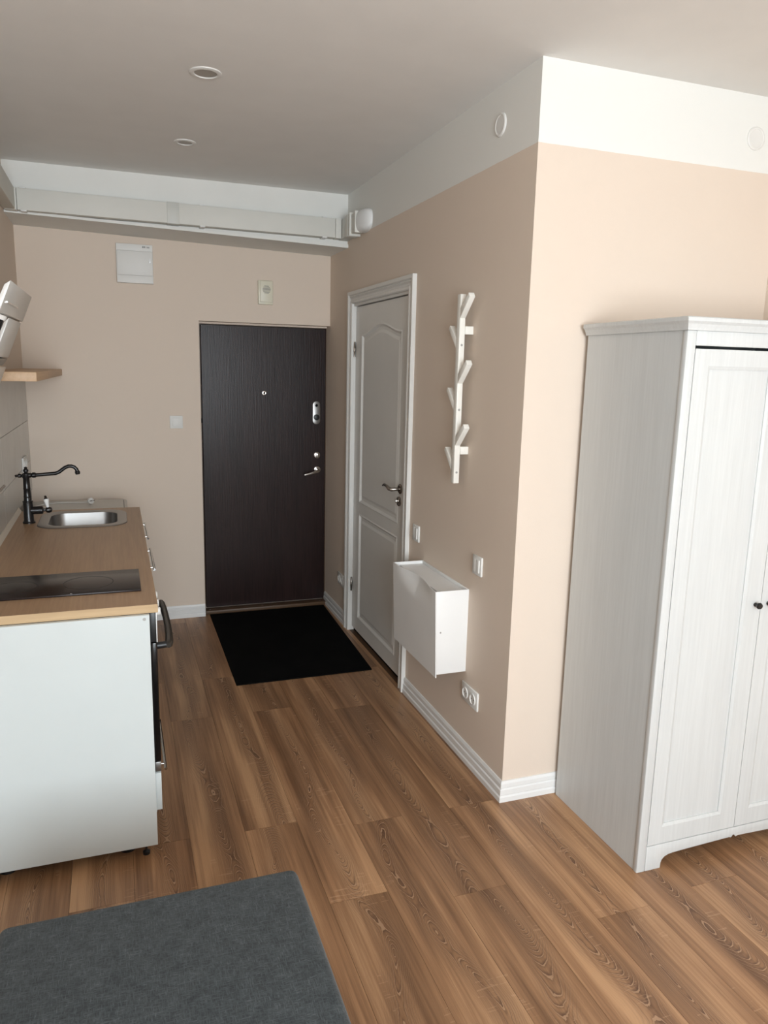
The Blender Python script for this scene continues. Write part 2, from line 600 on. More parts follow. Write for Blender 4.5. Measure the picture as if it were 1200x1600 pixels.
# ------------------------------------------------------------------ entrance door
m = box(new(), 0.540, 1.374, YN, YN + 0.04, 0.030, 1.931, 0.003)
d1 = struct('door_1', m, 'door_dark', 'dark brown wood-grain entrance door at the end of the hall', 'door')
m = new()
prism(m, [(0.523, 0.0), (0.537, 0.0), (0.537, 1.934), (1.377, 1.934), (1.377, 0), (1.382, 0), (1.382, 1.937), (0.523, 1.937)], 1, YN + 0.004, YN + 0.044)
obj('door_frame', m, 'threshold', d1, False, 'dark brown narrow frame')
obj('lintel_strip', box(new(), 0.523, 1.382, YN + 0.002, YN + 0.044, 1.937, 1.948), 'wall', d1, False, 'beige painted strip over the leaf')
m = box(new(), 0.528, 1.376, 5.0, YN + 0.003, 0.0, 0.026, 0.003)
th = obj('threshold', m, 'threshold', d1, True, 'brown wooden threshold')
for x in (0.56, 0.92, 1.335):
    obj('screw', lathe(new(), (x, 5.035, 0.026), (0, 0, 1), [(0, 0.006), (0.0015, 0.005), (0.002, 0)], 12), 'chrome', th)
ph = obj('peephole', lathe(new(), (0.951, YN, 1.498), (0, -1, 0), [(0, 0.0145), (0.004, 0.0135), (0.005, 0.009), (0.0045, 0.007)], 20), 'chrome', d1, True, 'small silver ring')
obj('peephole_lens', lathe(new(), (0.951, YN - 0.0046, 1.498), (0, -1, 0), [(0, 0.0065), (0.001, 0.0045), (0.0016, 0)], 16), 'hole', ph)
m = new()
prism(m, rrect(1.281, 1.335, 1.288, 1.447, 0.0265, 10), 1, YN - 0.018, YN, 0.003)
lp = obj('lock_plate', m, 'steel', d1, True, 'oval silver lock plate with two black holes')
obj('keyhole', lathe(new(), (1.308, YN - 0.018, 1.418), (0, -1, 0), [(0, 0.010), (0.001, 0.0095), (0.001, 0)], 20), 'hole', lp)
obj('thumb_turn', lathe(new(), (1.308, YN - 0.018, 1.337), (0, -1, 0), [(0, 0.0205), (0.006, 0.020), (0.008, 0.016), (0.008, 0)], 24), 'black_plastic', lp)
lk = obj('lock_rose', lathe(new(), (1.316, YN, 1.074), (0, -1, 0), [(0, 0.023), (0.008, 0.022), (0.010, 0.018), (0.010, 0)], 24), 'chrome', d1, True, 'round chrome lock rose')
obj('latch_turn', box(new(), 1.312, 1.320, YN - 0.026, YN - 0.010, 1.058, 1.090, 0.002), 'chrome', lk)
hr = obj('handle_rose', lathe(new(), (1.318, YN, 0.972), (0, -1, 0), [(0, 0.024), (0.008, 0.023), (0.010, 0.018), (0.010, 0)], 24), 'chrome', d1)
m = new()
tube(m, [(1.318, YN - 0.008, 0.970), (1.318, YN - 0.040, 0.970), (1.312, YN - 0.050, 0.968), (1.298, YN - 0.055, 0.964), (1.26, YN - 0.057, 0.953), (1.215, YN - 0.055, 0.943)], [0.009, 0.009, 0.0095, 0.0095, 0.009, 0.0075])
obj('lever', m, 'chrome', hr, True, 'chrome lever handle')
obj('hinge', lathe(new(), (0.538, YN - 0.006, 1.30), (0, 0, 1), [(0, 0.005), (0.03, 0.005)], 10), 'black_metal', d1)

# ------------------------------------------------------------------ bathroom door
LF = 1.395       # leaf face
LY0, LY1, LZ0, LZ1 = 3.540, 4.448, 0.030, 2.035
m = new()
prism(m, [(LY0, LZ0), (LY1, LZ0), (LY1, LZ1), (LY0, LZ1)], 0, LF + 0.012, LF + 0.045)
d2 = struct('door_2', m, 'door_white', 'white panelled bathroom door with an arched upper panel', 'door')


def arch_panel(y0, y1, z0, z1, rise, n=20):
    pts = [(y0, z0), (y1, z0), (y1, z1)]
    if rise:
        for k in range(1, n):
            t = k / n
            s = math.sin(math.pi * t) ** 2
            pts.append((y1 + (y0 - y1) * t, z1 + rise * s))
    pts.append((y0, z1))
    return pts


def inset(pts, d):
    out = []
    n = len(pts)
    for k in range(n):
        p0, p1, p2 = Vector(pts[k - 1]), Vector(pts[k]), Vector(pts[(k + 1) % n])
        e1, e2 = (p1 - p0).normalized(), (p2 - p1).normalized()
        n1, n2 = Vector((-e1.y, e1.x)), Vector((-e2.y, e2.x))
        b = (n1 + n2)
        b = b / max(b.dot(n1), 0.2)
        out.append(tuple(p1 + b * d))
    return out


def band(m, A, B, xa, xb):
    VA = [m.verts.new((xa, u, v)) for u, v in A]
    VB = [m.verts.new((xb, u, v)) for u, v in B]
    n = len(A)
    for k in range(n):
        m.faces.new((VA[k], VA[(k + 1) % n], VB[(k + 1) % n], VB[k]))


P1 = arch_panel(3.66, 4.330, 0.862, 1.872, 0.052)
P2 = arch_panel(3.66, 4.330, 0.118, 0.795, 0)
m = new()
prism(m, [(LY0, LZ0), (LY1, LZ0), (LY1, LZ1), (LY0, LZ1)], 0, LF, LF + 0.012, holes=(P1, P2))
obj('door_frame_face', m, 'door_white', d2, False)
for PP in (P1, P2):
    m = new()
    band(m, PP, inset(PP, 0.007), LF, LF - 0.003)
    band(m, inset(PP, 0.007), inset(PP, 0.020), LF - 0.003, LF + 0.008)
    band(m, inset(PP, 0.020), inset(PP, 0.036), LF + 0.008, LF + 0.008)
    bmesh.ops.remove_doubles(m, verts=m.verts, dist=1e-5)
    bmesh.ops.recalc_face_normals(m, faces=m.faces)
    obj('panel_moulding', m, 'door_white', d2)
    Q = inset(PP, 0.036)
    Q2 = inset(PP, 0.052)
    m = new()
    band(m, Q, Q2, LF + 0.008, LF + 0.003)
    m.faces.new([m.verts.new((LF + 0.003, u, v)) for u, v in Q2])
    bmesh.ops.remove_doubles(m, verts=m.verts, dist=1e-5)
    bmesh.ops.recalc_face_normals(m, faces=m.faces)
    for f in m.faces:
        if f.normal.x > 0.3:
            f.normal_flip()
    obj('panel', m, 'door_white', d2, False)

# moulded casing: profile (across width from opening, height above wall)
CP = [(0, 0), (0, 0.012), (0.006, 0.016), (0.016, 0.016), (0.020, 0.011), (0.030, 0.012), (0.040, 0.018), (0.046, 0.014), (0.052, 0.021), (0.070, 0.022), (0.070, 0)]
cy0, cy1, cz = 3.522, 4.452, 2.054


def casing_piece(side):
    m = new()
    A, B = [], []
    for w_, h in CP:
        x = XW - h
        if side == 'near':
            A.append(m.verts.new((x, cy0 - w_, 0)))
            B.append(m.verts.new((x, cy0 - w_, cz + w_)))
        elif side == 'far':
            A.append(m.verts.new((x, cy1 + w_, 0)))
            B.append(m.verts.new((x, cy1 + w_, cz + w_)))
        else:
            A.append(m.verts.new((x, cy0 - w_, cz + w_)))
            B.append(m.verts.new((x, cy1 + w_, cz + w_)))
    n = len(CP)
    for k in range(n):
        m.faces.new((A[k], A[(k + 1) % n], B[(k + 1) % n], B[k]))
    m.faces.new(A)
    m.faces.new(B)
    bmesh.ops.recalc_face_normals(m, faces=m.faces)
    return m


obj('floor_strip', box(new(), XW - 0.0005, LF + 0.030, cy0 + 0.012, cy1 - 0.002, -0.002, 0.002), 'threshold', d2, False, 'brown floor strip')
obj('gap_shade', box(new(), LF + 0.014, LF + 0.040, LY0, LY1, 0.002, 0.030), 'hole', d2, False, 'dark strip standing in for shade below the leaf')  # black block added as the shade in the gap, not a seal
for s in ('near', 'far', 'head'):
    obj('casing', casing_piece(s), 'door_white', d2, False)
m = new()
box(m, XW - 0.001, XW + 0.06, cy0 - 0.008, cy0 + 0.012, 0, cz + 0.008)
box(m, XW - 0.001, XW + 0.06, cy1 - 0.002, cy1 + 0.008, 0, cz + 0.008)
box(m, XW - 0.001, XW + 0.06, cy0 + 0.012, cy1 - 0.002, cz - 0.014, cz + 0.008)
obj('door_jamb', m, 'door_white', d2, False)
for z in (1.742, 0.268):
    m = new()
    lathe(m, (LF - 0.008, 4.445, z), (0, 0, 1), [(0, 0.005), (0.028, 0.006), (0.030, 0.0068), (0.060, 0.0068), (0.062, 0.006), (0.09, 0.005)], 12)
    obj('hinge', m, 'dark_steel', d2)
hr = obj('handle_rose', lathe(new(), (LF, 3.627, 1.058), (-1, 0, 0), [(0, 0.026), (0.006, 0.026), (0.010, 0.020), (0.010, 0)], 24), 'dark_steel', d2, True, 'round brushed nickel rose')
m = new()
tube(m, [(LF - 0.008, 3.627, 1.058), (LF - 0.035, 3.627, 1.058), (LF - 0.050, 3.634, 1.056), (LF - 0.054, 3.655, 1.057), (LF - 0.055, 3.690, 1.066), (LF - 0.056, 3.725, 1.069), (LF - 0.055, 3.752, 1.060)],
     [0.009, 0.0095, 0.010, 0.010, 0.008, 0.0075, 0.005])
obj('lever', m, 'dark_steel', hr, True, 'curved brushed nickel lever')
kr = obj('key_rose', lathe(new(), (LF, 3.640, 0.990), (-1, 0, 0), [(0, 0.026), (0.006, 0.026), (0.009, 0.021), (0.009, 0)], 24), 'dark_steel', d2, True, 'round brushed nickel privacy rose')
obj('privacy_turn', box(new(), LF - 0.022, LF - 0.006, 3.634, 3.646, 0.981, 0.999, 0.003), 'chrome', kr)

# ------------------------------------------------------------------ tiles on the left wall
g = box(new(), XL, XL + 0.003, 2.47, YF, 0.84, 1.592)
obj('grout', g, 'grout', wl, False)
for za, zb in ((0.903, 1.083), (1.083, 1.325), (1.325, 1.5905)):
    for ya, yb in ((2.47, 2.59), (2.59, 3.79), (3.79, YF)):
        obj('tile', box(new(), XL + 0.003, XL + 0.010, ya + 0.001, yb - 0.001, za + 0.001, zb - 0.001, 0.001, 1), 'tile', wl)

# ------------------------------------------------------------------ kitchen
KX = 0.080          # carcass front
# worktop with a hole for the sink bowl
hole = rrect(-0.345, 0.008, 3.790, 4.150, 0.05)
m = new()
prism(m, [(-0.494, 2.460), (0.105, 2.460), (0.105, 4.251), (-0.494, 4.251)], 2, 0.874, 0.902, holes=(hole,))
wt = tag(obj('worktop', m, 'oak_top', smooth=False), 'oak-look worktop with sink and hob along the left wall', 'worktop')
obj('edge_band', box(new(), -0.494, 0.1052, 2.4590, 2.4600, 0.874, 0.9018), 'oak_edge', wt, False, 'pale oak edge facing the room')
obj('edge_band', box(new(), 0.105, 0.106, 2.4590, 4.251, 0.874, 0.9018), 'oak_edge', wt, False)
m = new()
prism(m, [(XL + 0.010, 0.9022), (XL + 0.026, 0.9022), (XL + 0.022, 0.908), (XL + 0.013, 0.924), (XL + 0.010, 0.924)], 1, 2.465, 4.251)
tag(obj('sealing_strip', m, 'seal', smooth=False), 'narrow beige sealing strip where the worktop meets the wall tiles', 'strip')

# end panel
ep = obj('side_panel', box(new(), -0.494, 0.078, 2.440, 2.456, 0.045, 0.8735, 0.001, 1), 'laminate')
tag(ep, 'large white end panel closing the kitchen row towards the room', 'panel')
obj('screw_cap', lathe(new(), (0.062, 2.440, 0.860), (0, -1, 0), [(0, 0.0055), (0.0015, 0.005), (0.0015, 0)], 14), 'grey_metal', ep, True, 'grey screw cap')
for x in (0.040, -0.43):
    m = new()
    lathe(m, (x, 2.470, 0.0), (0, 0, 1), [(0, 0.012), (0.010, 0.012), (0.013, 0.008), (0.016, 0.004), (0.05, 0.004)], 16)
    obj('foot', m, 'black_plastic', ep)

# oven cabinet below the hob
ov = thing('oven', 'black built-in oven with white control strip and thick dark handle', 'oven', (-0.2, 2.756, 0.306))
obj('body', box(new(), -0.46, KX, 2.470, 3.050, 0.306, 0.872), 'black_plastic', ov, False)
cp = obj('control_panel', box(new(), KX, 0.0985, 2.462, 3.052, 0.772, 0.872, 0.001), 'black_plastic', ov)
obj('control_strip', box(new(), 0.0985, 0.1015, 2.461, 3.052, 0.771, 0.8725, 0.0008), 'white_gloss', cp, True, 'white control strip')
obj('oven_door', box(new(), KX, 0.100, 2.462, 3.052, 0.345, 0.768, 0.003), 'oven_glass', ov, True, 'black glass oven door')
obj('bottom_trim', box(new(), KX, 0.099, 2.462, 3.052, 0.306, 0.341, 0.0015), 'steel', ov, True, 'steel trim')
for y in (2.70, 2.80, 2.90):
    m = new()
    lathe(m, (0.101, y, 0.800), (1, 0, 0), [(0, 0.021), (0.003, 0.021), (0.004, 0.0165), (0.022, 0.0145), (0.024, 0.012), (0.024, 0)], 24)
    obj('knob', m, 'plastic', ov, True, 'round white knob')
m = new()
yy = [2.500, 2.510, 2.53, 2.60, 2.70, 2.80, 2.90, 2.965, 2.985, 2.995]
xx = [0.138, 0.140, 0.142, 0.146, 0.148, 0.148, 0.146, 0.142, 0.140, 0.138]
tube(m, [(x, y, 0.742) for x, y in zip(xx, yy)], [0.009, 0.0125, 0.0135, 0.0125, 0.012, 0.012, 0.0125, 0.0135, 0.0125, 0.009], 18)
hd = obj('door_handle', m, 'oven_handle', ov, True, 'thick dark brown bar handle')
for y in (2.512, 2.983):
    obj('handle_arm', tube(new(), [(0.099, y, 0.740), (0.140, y, 0.742)], [0.012, 0.011]), 'black_plastic', hd)

# drawer below the oven
dr = thing('plinth_cabinet', 'low white drawer cabinet under the oven with a steel bar handle', 'cabinet', (-0.2, 2.756, 0.16))
obj('body', box(new(), -0.46, KX, 2.458, 3.054, 0.16, 0.304), 'laminate', dr, False)
fr = obj('drawer_front', box(new(), KX, 0.098, 2.459, 3.053, 0.165, 0.302, 0.001), 'laminate', dr)


def bar_handle(parent, x, y0, y1, z, r=0.0055, out=0.030):
    m = tube(new(), [(x + out, y0, z), (x + out, y1, z)], r, 14)
    h = obj('handle', m, 'chrome', parent, True, 'steel bar handle')
    for y in (y0 + 0.04, y1 - 0.04):
        tube_m = tube(new(), [(x, y, z), (x + out, y, z)], r * 0.8, 12)
        obj('handle_post', tube_m, 'chrome', h)


bar_handle(fr, 0.098, 2.60, 3.00, 0.236, 0.0055, 0.022)


def legs(parent, xs, ys, top):
    for x in xs:
        for y in ys:
            m = new()
            lathe(m, (x, y, 0), (0, 0, 1), [(0, 0.028), (0.012, 0.028), (0.016, 0.018), (top - 0.012, 0.018), (top - 0.008, 0.026), (top, 0.026)], 18)
            obj('leg', m, 'black_plastic', parent)


legs(dr, (-0.02, -0.40), (2.52, 2.99), 0.16)

# two base cabinets
for n_, (ya, yb, lab, hy) in enumerate(((3.058, 3.652, 'white base cabinet beside the oven with a bar handle', (3.16, 3.54)),
                                        (3.656, 4.249, 'white sink base cabinet next to the fridge with a bar handle', (3.76, 4.14)))):
    cb = thing('base_cabinet', lab, 'cabinet', (-0.2, (ya + yb) / 2, 0))
    m = new()
    box(m, -0.49, KX, ya, ya + 0.016, 0.16, 0.873)
    box(m, -0.49, KX, yb - 0.016, yb, 0.16, 0.873)
    box(m, -0.49, KX, ya + 0.016, yb - 0.016, 0.16, 0.176)
    box(m, -0.49, -0.482, ya + 0.016, yb - 0.016, 0.176, 0.70)
    obj('body', m, 'laminate', cb, False)
    dd = obj('drawer_front', box(new(), KX, 0.098, ya + 0.001, yb - 0.001, 0.735, 0.870, 0.001), 'laminate', cb)
    bar_handle(dd, 0.098, hy[0], hy[1], 0.832, 0.0055, 0.030)
    dd = obj('door', box(new(), KX, 0.098, ya + 0.001, yb - 0.001, 0.165, 0.731, 0.001), 'laminate', cb)
    bar_handle(dd, 0.098, hy[0], hy[1], 0.690, 0.0055, 0.030)
    legs(cb, (0.0, -0.42), (ya + 0.07, yb - 0.07), 0.16)

# hob
hb = thing('hob', 'black glass two-zone hob set in the near end of the worktop', 'hob', (-0.2, 2.762, 0.9022))
obj('glass', box(new(), -0.455, 0.060, 2.622, 2.904, 0.9022, 0.9085, 0.0012), 'black_glass', hb, True)
for cx, r in ((-0.113, 0.083), (-0.352, 0.074)):
    m = new()
    n = 64
    A = [m.verts.new((cx + r * math.cos(2 * math.pi * k / n), 2.755 + r * math.sin(2 * math.pi * k / n), 0.9087)) for k in range(n)]
    B = [m.verts.new((cx + (r - 0.0022) * math.cos(2 * math.pi * k / n), 2.755 + (r - 0.0022) * math.sin(2 * math.pi * k / n), 0.9087)) for k in range(n)]
    for k in range(n):
        m.faces.new((A[k], A[(k + 1) % n], B[(k + 1) % n], B[k]))
    bmesh.ops.recalc_face_normals(m, faces=m.faces)
    obj('cooking_zone', m, 'ring_print', hb, False, 'fine ring of the cooking zone')
for x in (-0.164, -0.392):
    obj('mark', box(new(), x - 0.003, x + 0.003, 2.628, 2.632, 0.9086, 0.9088), 'plastic', hb, False, 'small white printed dot')

# sink
sk = thing('sink', 'stainless steel inset sink with a wide rounded rim', 'sink', (-0.168, 3.97, 0.902))
n = 10
outer = rrect(-0.374, 0.036, 3.757, 4.190, 0.10, n)
lip0 = rrect(-0.371, 0.033, 3.760, 4.187, 0.098, n)
lip = rrect(-0.366, 0.028, 3.766, 4.182, 0.095, n)
in0 = rrect(-0.332, -0.004, 3.806, 4.140, 0.075, n)
in1 = rrect(-0.326, -0.010, 3.812, 4.134, 0.072, n)
in2 = rrect(-0.318, -0.018, 3.820, 4.126, 0.066, n)
in3 = rrect(-0.300, -0.036, 3.838, 4.108, 0.050, n)
in4 = rrect(-0.270, -0.066, 3.868, 4.078, 0.030, n)
rings = [(outer, 0.9022), (lip0, 0.9055), (lip, 0.9062), (in0, 0.9050), (in1, 0.9030), (in2, 0.800), (in3, 0.768), (in4, 0.762)]
m = new()
prev = None
cxs, cys = -0.168, 3.973
for pts, z in rings:
    cur = [m.verts.new((x, y, z)) for x, y in pts]
    if prev:
        for k in range(len(cur)):
            m.faces.new((prev[k], prev[(k + 1) % len(cur)], cur[(k + 1) % len(cur)], cur[k]))
    prev = cur
m.faces.new(prev)
for f in m.faces:
    f.normal_update()
bmesh.ops.recalc_face_normals(m, faces=m.faces)
obj('basin', m, 'steel', sk)
m = new()
lathe(m, (cxs, cys, 0.7625), (0, 0, 1), [(0, 0.038), (0.002, 0.036), (0.001, 0.028), (0.001, 0)], 28)
obj('drain', m, 'chrome', sk)

# tap
tp = thing('kitchen_tap', 'black retro swan-neck tap with a white ceramic lever beside the sink', 'tap', (-0.414, 3.93, 0.902))
tx, ty = -0.414, 3.93
m = new()
lathe(m, (tx, ty, 0.9021), (0, 0, 1), [(0, 0.0285), (0.006, 0.0285), (0.010, 0.024), (0.018, 0.0225), (0.10, 0.0215), (0.103, 0.0235), (0.108, 0.0235), (0.110, 0.018),
                                     (0.125, 0.0165), (0.128, 0.018), (0.132, 0.0165), (0.165, 0.0155), (0.168, 0.017), (0.172, 0.0155), (0.218, 0.0145), (0.222, 0.0165), (0.240, 0.0165),
                                     (0.244, 0.011), (0.248, 0.008), (0.252, 0.012), (0.260, 0.012), (0.264, 0.007), (0.268, 0.008), (0.272, 0.006), (0.275, 0)], 28)
obj('column', m, 'black_metal', tp)
m = new()
lathe(m, (tx, ty, 1.133), (-1, 0, 0), [(0, 0.011), (0.016, 0.010), (0.020, 0.006), (0.024, 0.010), (0.034, 0.010), (0.038, 0.005), (0.042, 0.007), (0.048, 0.005), (0.050, 0)], 18)
obj('finial', m, 'black_metal', tp)
m = new()
lathe(m, (tx, ty, 1.135), (1, 0, 0), [(0.0, 0.012), (0.020, 0.012), (0.024, 0.009), (0.028, 0.013), (0.040, 0.013), (0.044, 0.010)], 20)
tube(m, [(tx + 0.040, ty, 1.135), (tx + 0.09, ty, 1.138), (tx + 0.130, ty, 1.141), (tx + 0.146, ty, 1.147), (tx + 0.160, ty, 1.158), (tx + 0.175, ty, 1.169), (tx + 0.190, ty, 1.175),
         (tx + 0.203, ty, 1.175), (tx + 0.216, ty, 1.170), (tx + 0.225, ty, 1.160), (tx + 0.229, ty, 1.148)], [0.0088] * 10 + [0.0088], 16)
lathe(m, (tx + 0.2285, ty, 1.152), (0.12, 0, -1), [(0, 0.0088), (0.004, 0.012), (0.012, 0.012), (0.018, 0.010)], 18)
obj('spout', m, 'black_metal', tp)
m = new()
lathe(m, (tx, ty, 0.963), (1, 0, 0), [(0.0, 0.019), (0.062, 0.019), (0.066, 0.016), (0.068, 0.008), (0.076, 0.007), (0.078, 0.010), (0.082, 0.014), (0.094, 0.015), (0.104, 0.010), (0.107, 0)], 22)
lv = obj('cartridge_arm', m, 'black_metal', tp)
m = new()
lathe(m, (tx + 0.088, ty, 0.970), (-0.16, 0, 1), [(0.0, 0.006), (0.008, 0.0065), (0.024, 0.009), (0.042, 0.0125), (0.047, 0.012), (0.049, 0.007)], 20)
obj('lever', m, 'ceramic', lv, True, 'white ceramic lever')
m = new()
lathe(m, (tx + 0.0803, ty, 1.0175), (-0.16, 0, 1), [(0.0, 0.008), (0.004, 0.008), (0.006, 0.005), (0.011, 0.006), (0.015, 0.004), (0.017, 0)], 16)
obj('lever_tip', m, 'black_metal', lv)

# fridge in the corner behind the worktop
fg = thing('fridge', 'low off-white fridge in the corner between worktop and far wall', 'fridge', (-0.22, 4.56, 0))
obj('body', box(new(), -0.488, -0.005, 4.275, 4.855, 0.03, 0.825, 0.004), 'fridge', fg)
m = new()
prism(m, rrect(-0.490, 0.048, 4.270, 4.862, 0.03), 2, 0.826, 0.843, 0.003)
tpn = obj('top_board', m, 'fridge', fg)
m = new()
prism(m, rrect(-0.480, 0.026, 4.284, 4.842, 0.02), 2, 0.8432, 0.850, 0.002)
obj('top_inset', m, 'fridge', tpn)
m = new()
prism(m, rrect(-0.484, 0.031, 4.280, 4.847, 0.024), 2, 0.8431, 0.8436)
obj('groove', m, 'hood_dark', tpn, False)
obj('door', box(new(), -0.003, 0.046, 4.277, 4.853, 0.06, 0.822, 0.006), 'fridge', fg)
for x in (-0.44, -0.04):
    for y in (4.32, 4.81):
        obj('foot', lathe(new(), (x, y, 0), (0, 0, 1), [(0, 0.018), (0.031, 0.014)], 14), 'black_plastic', fg)

# cord with plug on the fridge
pc = thing('power_cord', 'loose white cord with a round plug lying on top of the fridge', 'cord', (-0.149, 4.66, 0.851))
m = new()
lathe(m, (-0.160, 4.680, 0.8705), (0.55, -0.75, 0.18), [(-0.022, 0.006), (-0.008, 0.013), (0, 0.0185), (0.012, 0.0188), (0.014, 0.017), (0.014, 0)], 22)
pg = obj('plug', m, 'plastic', pc)
dv = Vector((0.55, -0.75, 0.18)).normalized()
da, db = frame_of(dv)
pb = Vector((-0.160, 4.680, 0.8705)) + dv * 0.0135
for s in (-1, 1):
    p = pb + Vector((dv.y, -dv.x, 0)).normalized() * 0.0095 * s
    obj('pin', tube(new(), [p, p + dv * 0.019], 0.0024, 10), 'dark_steel', pg)
m = new()
pts = [(-0.172, 4.697, 0.862), (-0.20, 4.72, 0.856), (-0.25, 4.74, 0.8535), (-0.30, 4.76, 0.8535), (-0.36, 4.75, 0.8535), (-0.41, 4.72, 0.8535), (-0.45, 4.66, 0.8535), (-0.475, 4.60, 0.8545)]


def smooth_path(p, it=3):
    p = [Vector(q) for q in p]
    for _ in range(it):
        q = [p[0]]
        for a, b in zip(p, p[1:]):
            q += [a * 0.75 + b * 0.25, a * 0.25 + b * 0.75]
        q.append(p[-1])
        p = q
    return p


tube(m, smooth_path(pts), 0.003, 10)
obj('cable', m, 'cord', pc)

# rail and socket on the tiles
ra = thing('wall_rail', 'thin steel rail end on the kitchen tiles left of the tap', 'rail', (-0.49, 3.5, 1.143))
obj('bar', tube(new(), [(-0.462, 3.10, 1.143), (-0.462, 3.545, 1.143)], 0.006), 'dark_steel', ra)
for y in (3.15, 3.45):
    obj('bracket', lathe(new(), (XL + 0.010, y, 1.143), (1, 0, 0), [(0, 0.012), (0.004, 0.012), (0.006, 0.006), (0.034, 0.006)], 14), 'dark_steel', ra)


def wall_point(m_, side, fixed, u, z):
    return m_


def socket(label, side, fixed, u0, z0, gangs=2, group=None, kind='socket'):
    """plate on a wall. side 'x-': wall at x=fixed facing -x; 'x+': facing +x; 'y-': facing -y. (u0,z0) centre"""
    s = -1 if side[1] == '-' else 1
    ax = 0 if side[0] == 'x' else 1
    w = 0.081 + 0.071 * (gangs - 1)
    loc = [0, 0, z0]
    loc[ax], loc[1 - ax] = fixed, u0
    t = thing('wall_socket' if kind == 'socket' else 'light_switch', label, 'socket' if kind == 'socket' else 'switch', loc, group)

    def slab(m, ua, ub, za, zb, d0, d1, bev):
        a, b = fixed + s * d0, fixed + s * d1
        a, b = min(a, b), max(a, b)
        if ax == 0:
            box(m, a, b, ua, ub, za, zb, bev)
        else:
            box(m, ua, ub, a, b, za, zb, bev)

    m = new()
    slab(m, u0 - w / 2, u0 + w / 2, z0 - 0.0405, z0 + 0.0405, 0.0, 0.009, 0.003)
    obj('plate', m, 'plastic', t)
    for k in range(gangs):
        uc = u0 + (k - (gangs - 1) / 2) * 0.071
        if kind == 'socket':
            m = new()
            base = [0, 0, z0]
            base[ax], base[1 - ax] = fixed + s * 0.009, uc
            d = [0, 0, 0]
            d[ax] = s
            # raised collar with a sunken well
            lathe(m, base, d, [(0, 0.0255), (0.004, 0.025), (0.0045, 0.0225), (0.0043, 0.0205), (0.0006, 0.0195), (0.0006, 0)], 28)
            so = obj('outlet', m, 'plastic', t)
            for q in (-1, 1):
                bb = list(base)
                bb[1 - ax] = uc + q * 0.0095
                bb[ax] += s * 0.0006
                obj('pin_hole', lathe(new(), bb, d, [(0, 0.0028), (0.0003, 0.0028), (0.0003, 0)], 10), 'hole', so)
        else:
            pass
    return t, slab


def rockers(t, slab, u0, z0, n_):
    w = 0.054 / n_
    for k in range(n_):
        a = u0 - 0.027 + k * w
        m = new()
        slab(m, a + 0.0006, a + w - 0.0006, z0 - 0.027, z0 + 0.027, 0.008, 0.0135, 0.0015)
        obj('rocker', m, 'plastic', t)


t_, sl_ = socket('white double socket low on the hall wall below the shoe cabinet', 'x-', XW, 2.692, 0.312, 2)
t_, sl_ = socket('white double socket low on the wall between the two doors', 'x-', XW, 4.636, 0.288, 2)
t_, sl_ = socket('pale double socket on the kitchen tiles behind the tap', 'x+', XL + 0.010, 4.62, 1.105, 2)
t_, sl_ = socket('white two-gang light switch above the right end of the shoe cabinet', 'x-', XW, 2.678, 0.890, 1, kind='switch')
rockers(t_, sl_, 2.678, 0.890, 2)
t_, sl_ = socket('white light switch just right of the bathroom door casing', 'x-', XW, 3.352, 0.882, 1, kind='switch')
rockers(t_, sl_, 3.352, 0.882, 2)
t_, sl_ = socket('square white light switch on the far wall left of the dark door', 'y-', YF, 0.368, 1.311, 1, kind='switch')
rockers(t_, sl_, 0.368, 1.311, 1)

# ------------------------------------------------------------------ shelf and hood
sf = tag(obj('wall_shelf', box(new(), XL, -0.290, 3.345, YF - 0.001, 1.593, 1.630, 0.002), 'shelf_wood'), 'pale wooden shelf board in the kitchen corner behind the cooker hood', 'shelf')
obj('bracket', box(new(), XL, XL + 0.006, 3.9, 3.94, 1.631, 1.66), 'grey_metal', sf)

hd_t = thing('cooker_hood', 'white slanted cooker hood on the kitchen wall, cut by the photo edge', 'cooker hood', (XL, 2.76, 1.55))


def slant(m, y0, y1, z0, z1, xf, th, bev=0.002):
    """slab leaning out at the top; xf(z) = front x at height z"""
    pts = [(xf(z0), z0), (xf(z1), z1), (xf(z1) - th, z1 - 0.012), (xf(z0) - th, z0)]
    prism(m, pts, 1, y0, y1, bev)


front = lambda z: -0.264 + (z - 1.900) * 0.40
m = new()
slant(m, 2.460, 3.060, 1.812, 1.900, front, 0.018)
obj('upper_flap', m, 'hood_white', hd_t)
m = new()
slant(m, 2.725, 3.060, 1.684, 1.808, lambda z: front(z) - 0.004, 0.016)
obj('front_panel', m, 'hood_white', hd_t)
m = new()
slant(m, 2.725, 3.060, 1.560, 1.652, lambda z: front(z) + 0.0, 0.016)
obj('lower_panel', m, 'hood_white', hd_t)
m = new()
prism(m, [(-0.375, 1.655), (front(1.684) - 0.006, 1.680), (-0.45, 1.70), (-0.45, 1.655)], 1, 2.73, 3.055)
obj('filter', m, 'hood_dark', hd_t, False, 'dark grey grease filter')
m = new()
prism(m, [(XL + 0.001, 1.56), (-0.418, 1.56), (-0.335, 1.79), (-0.335, 1.84), (XL + 0.001, 1.84)], 1, 2.74, 3.05)
obj('body', m, 'hood_white', hd_t, False)
m = new()
box(m, -0.2885, -0.2805, 2.50, 2.76, 1.839, 1.843)
obj('slot_trim', m, 'chrome', hd_t, False, 'chrome line in the flap')
m = new()
dvec = Vector((-0.36, 0, -1)).normalized()
p0 = Vector((-0.325, 2.605, 1.812))
tube(m, [p0, p0 + dvec * 0.235], 0.022, 20)
cy = obj('lamp_tube', m, 'black_plastic', hd_t, True, 'black tube under the flap')
m = new()
tube(m, [p0 - dvec * 0.002, p0 + dvec * 0.012], 0.029, 24)
obj('collar', m, 'plastic', hd_t, True, 'pale round collar')
m = new()
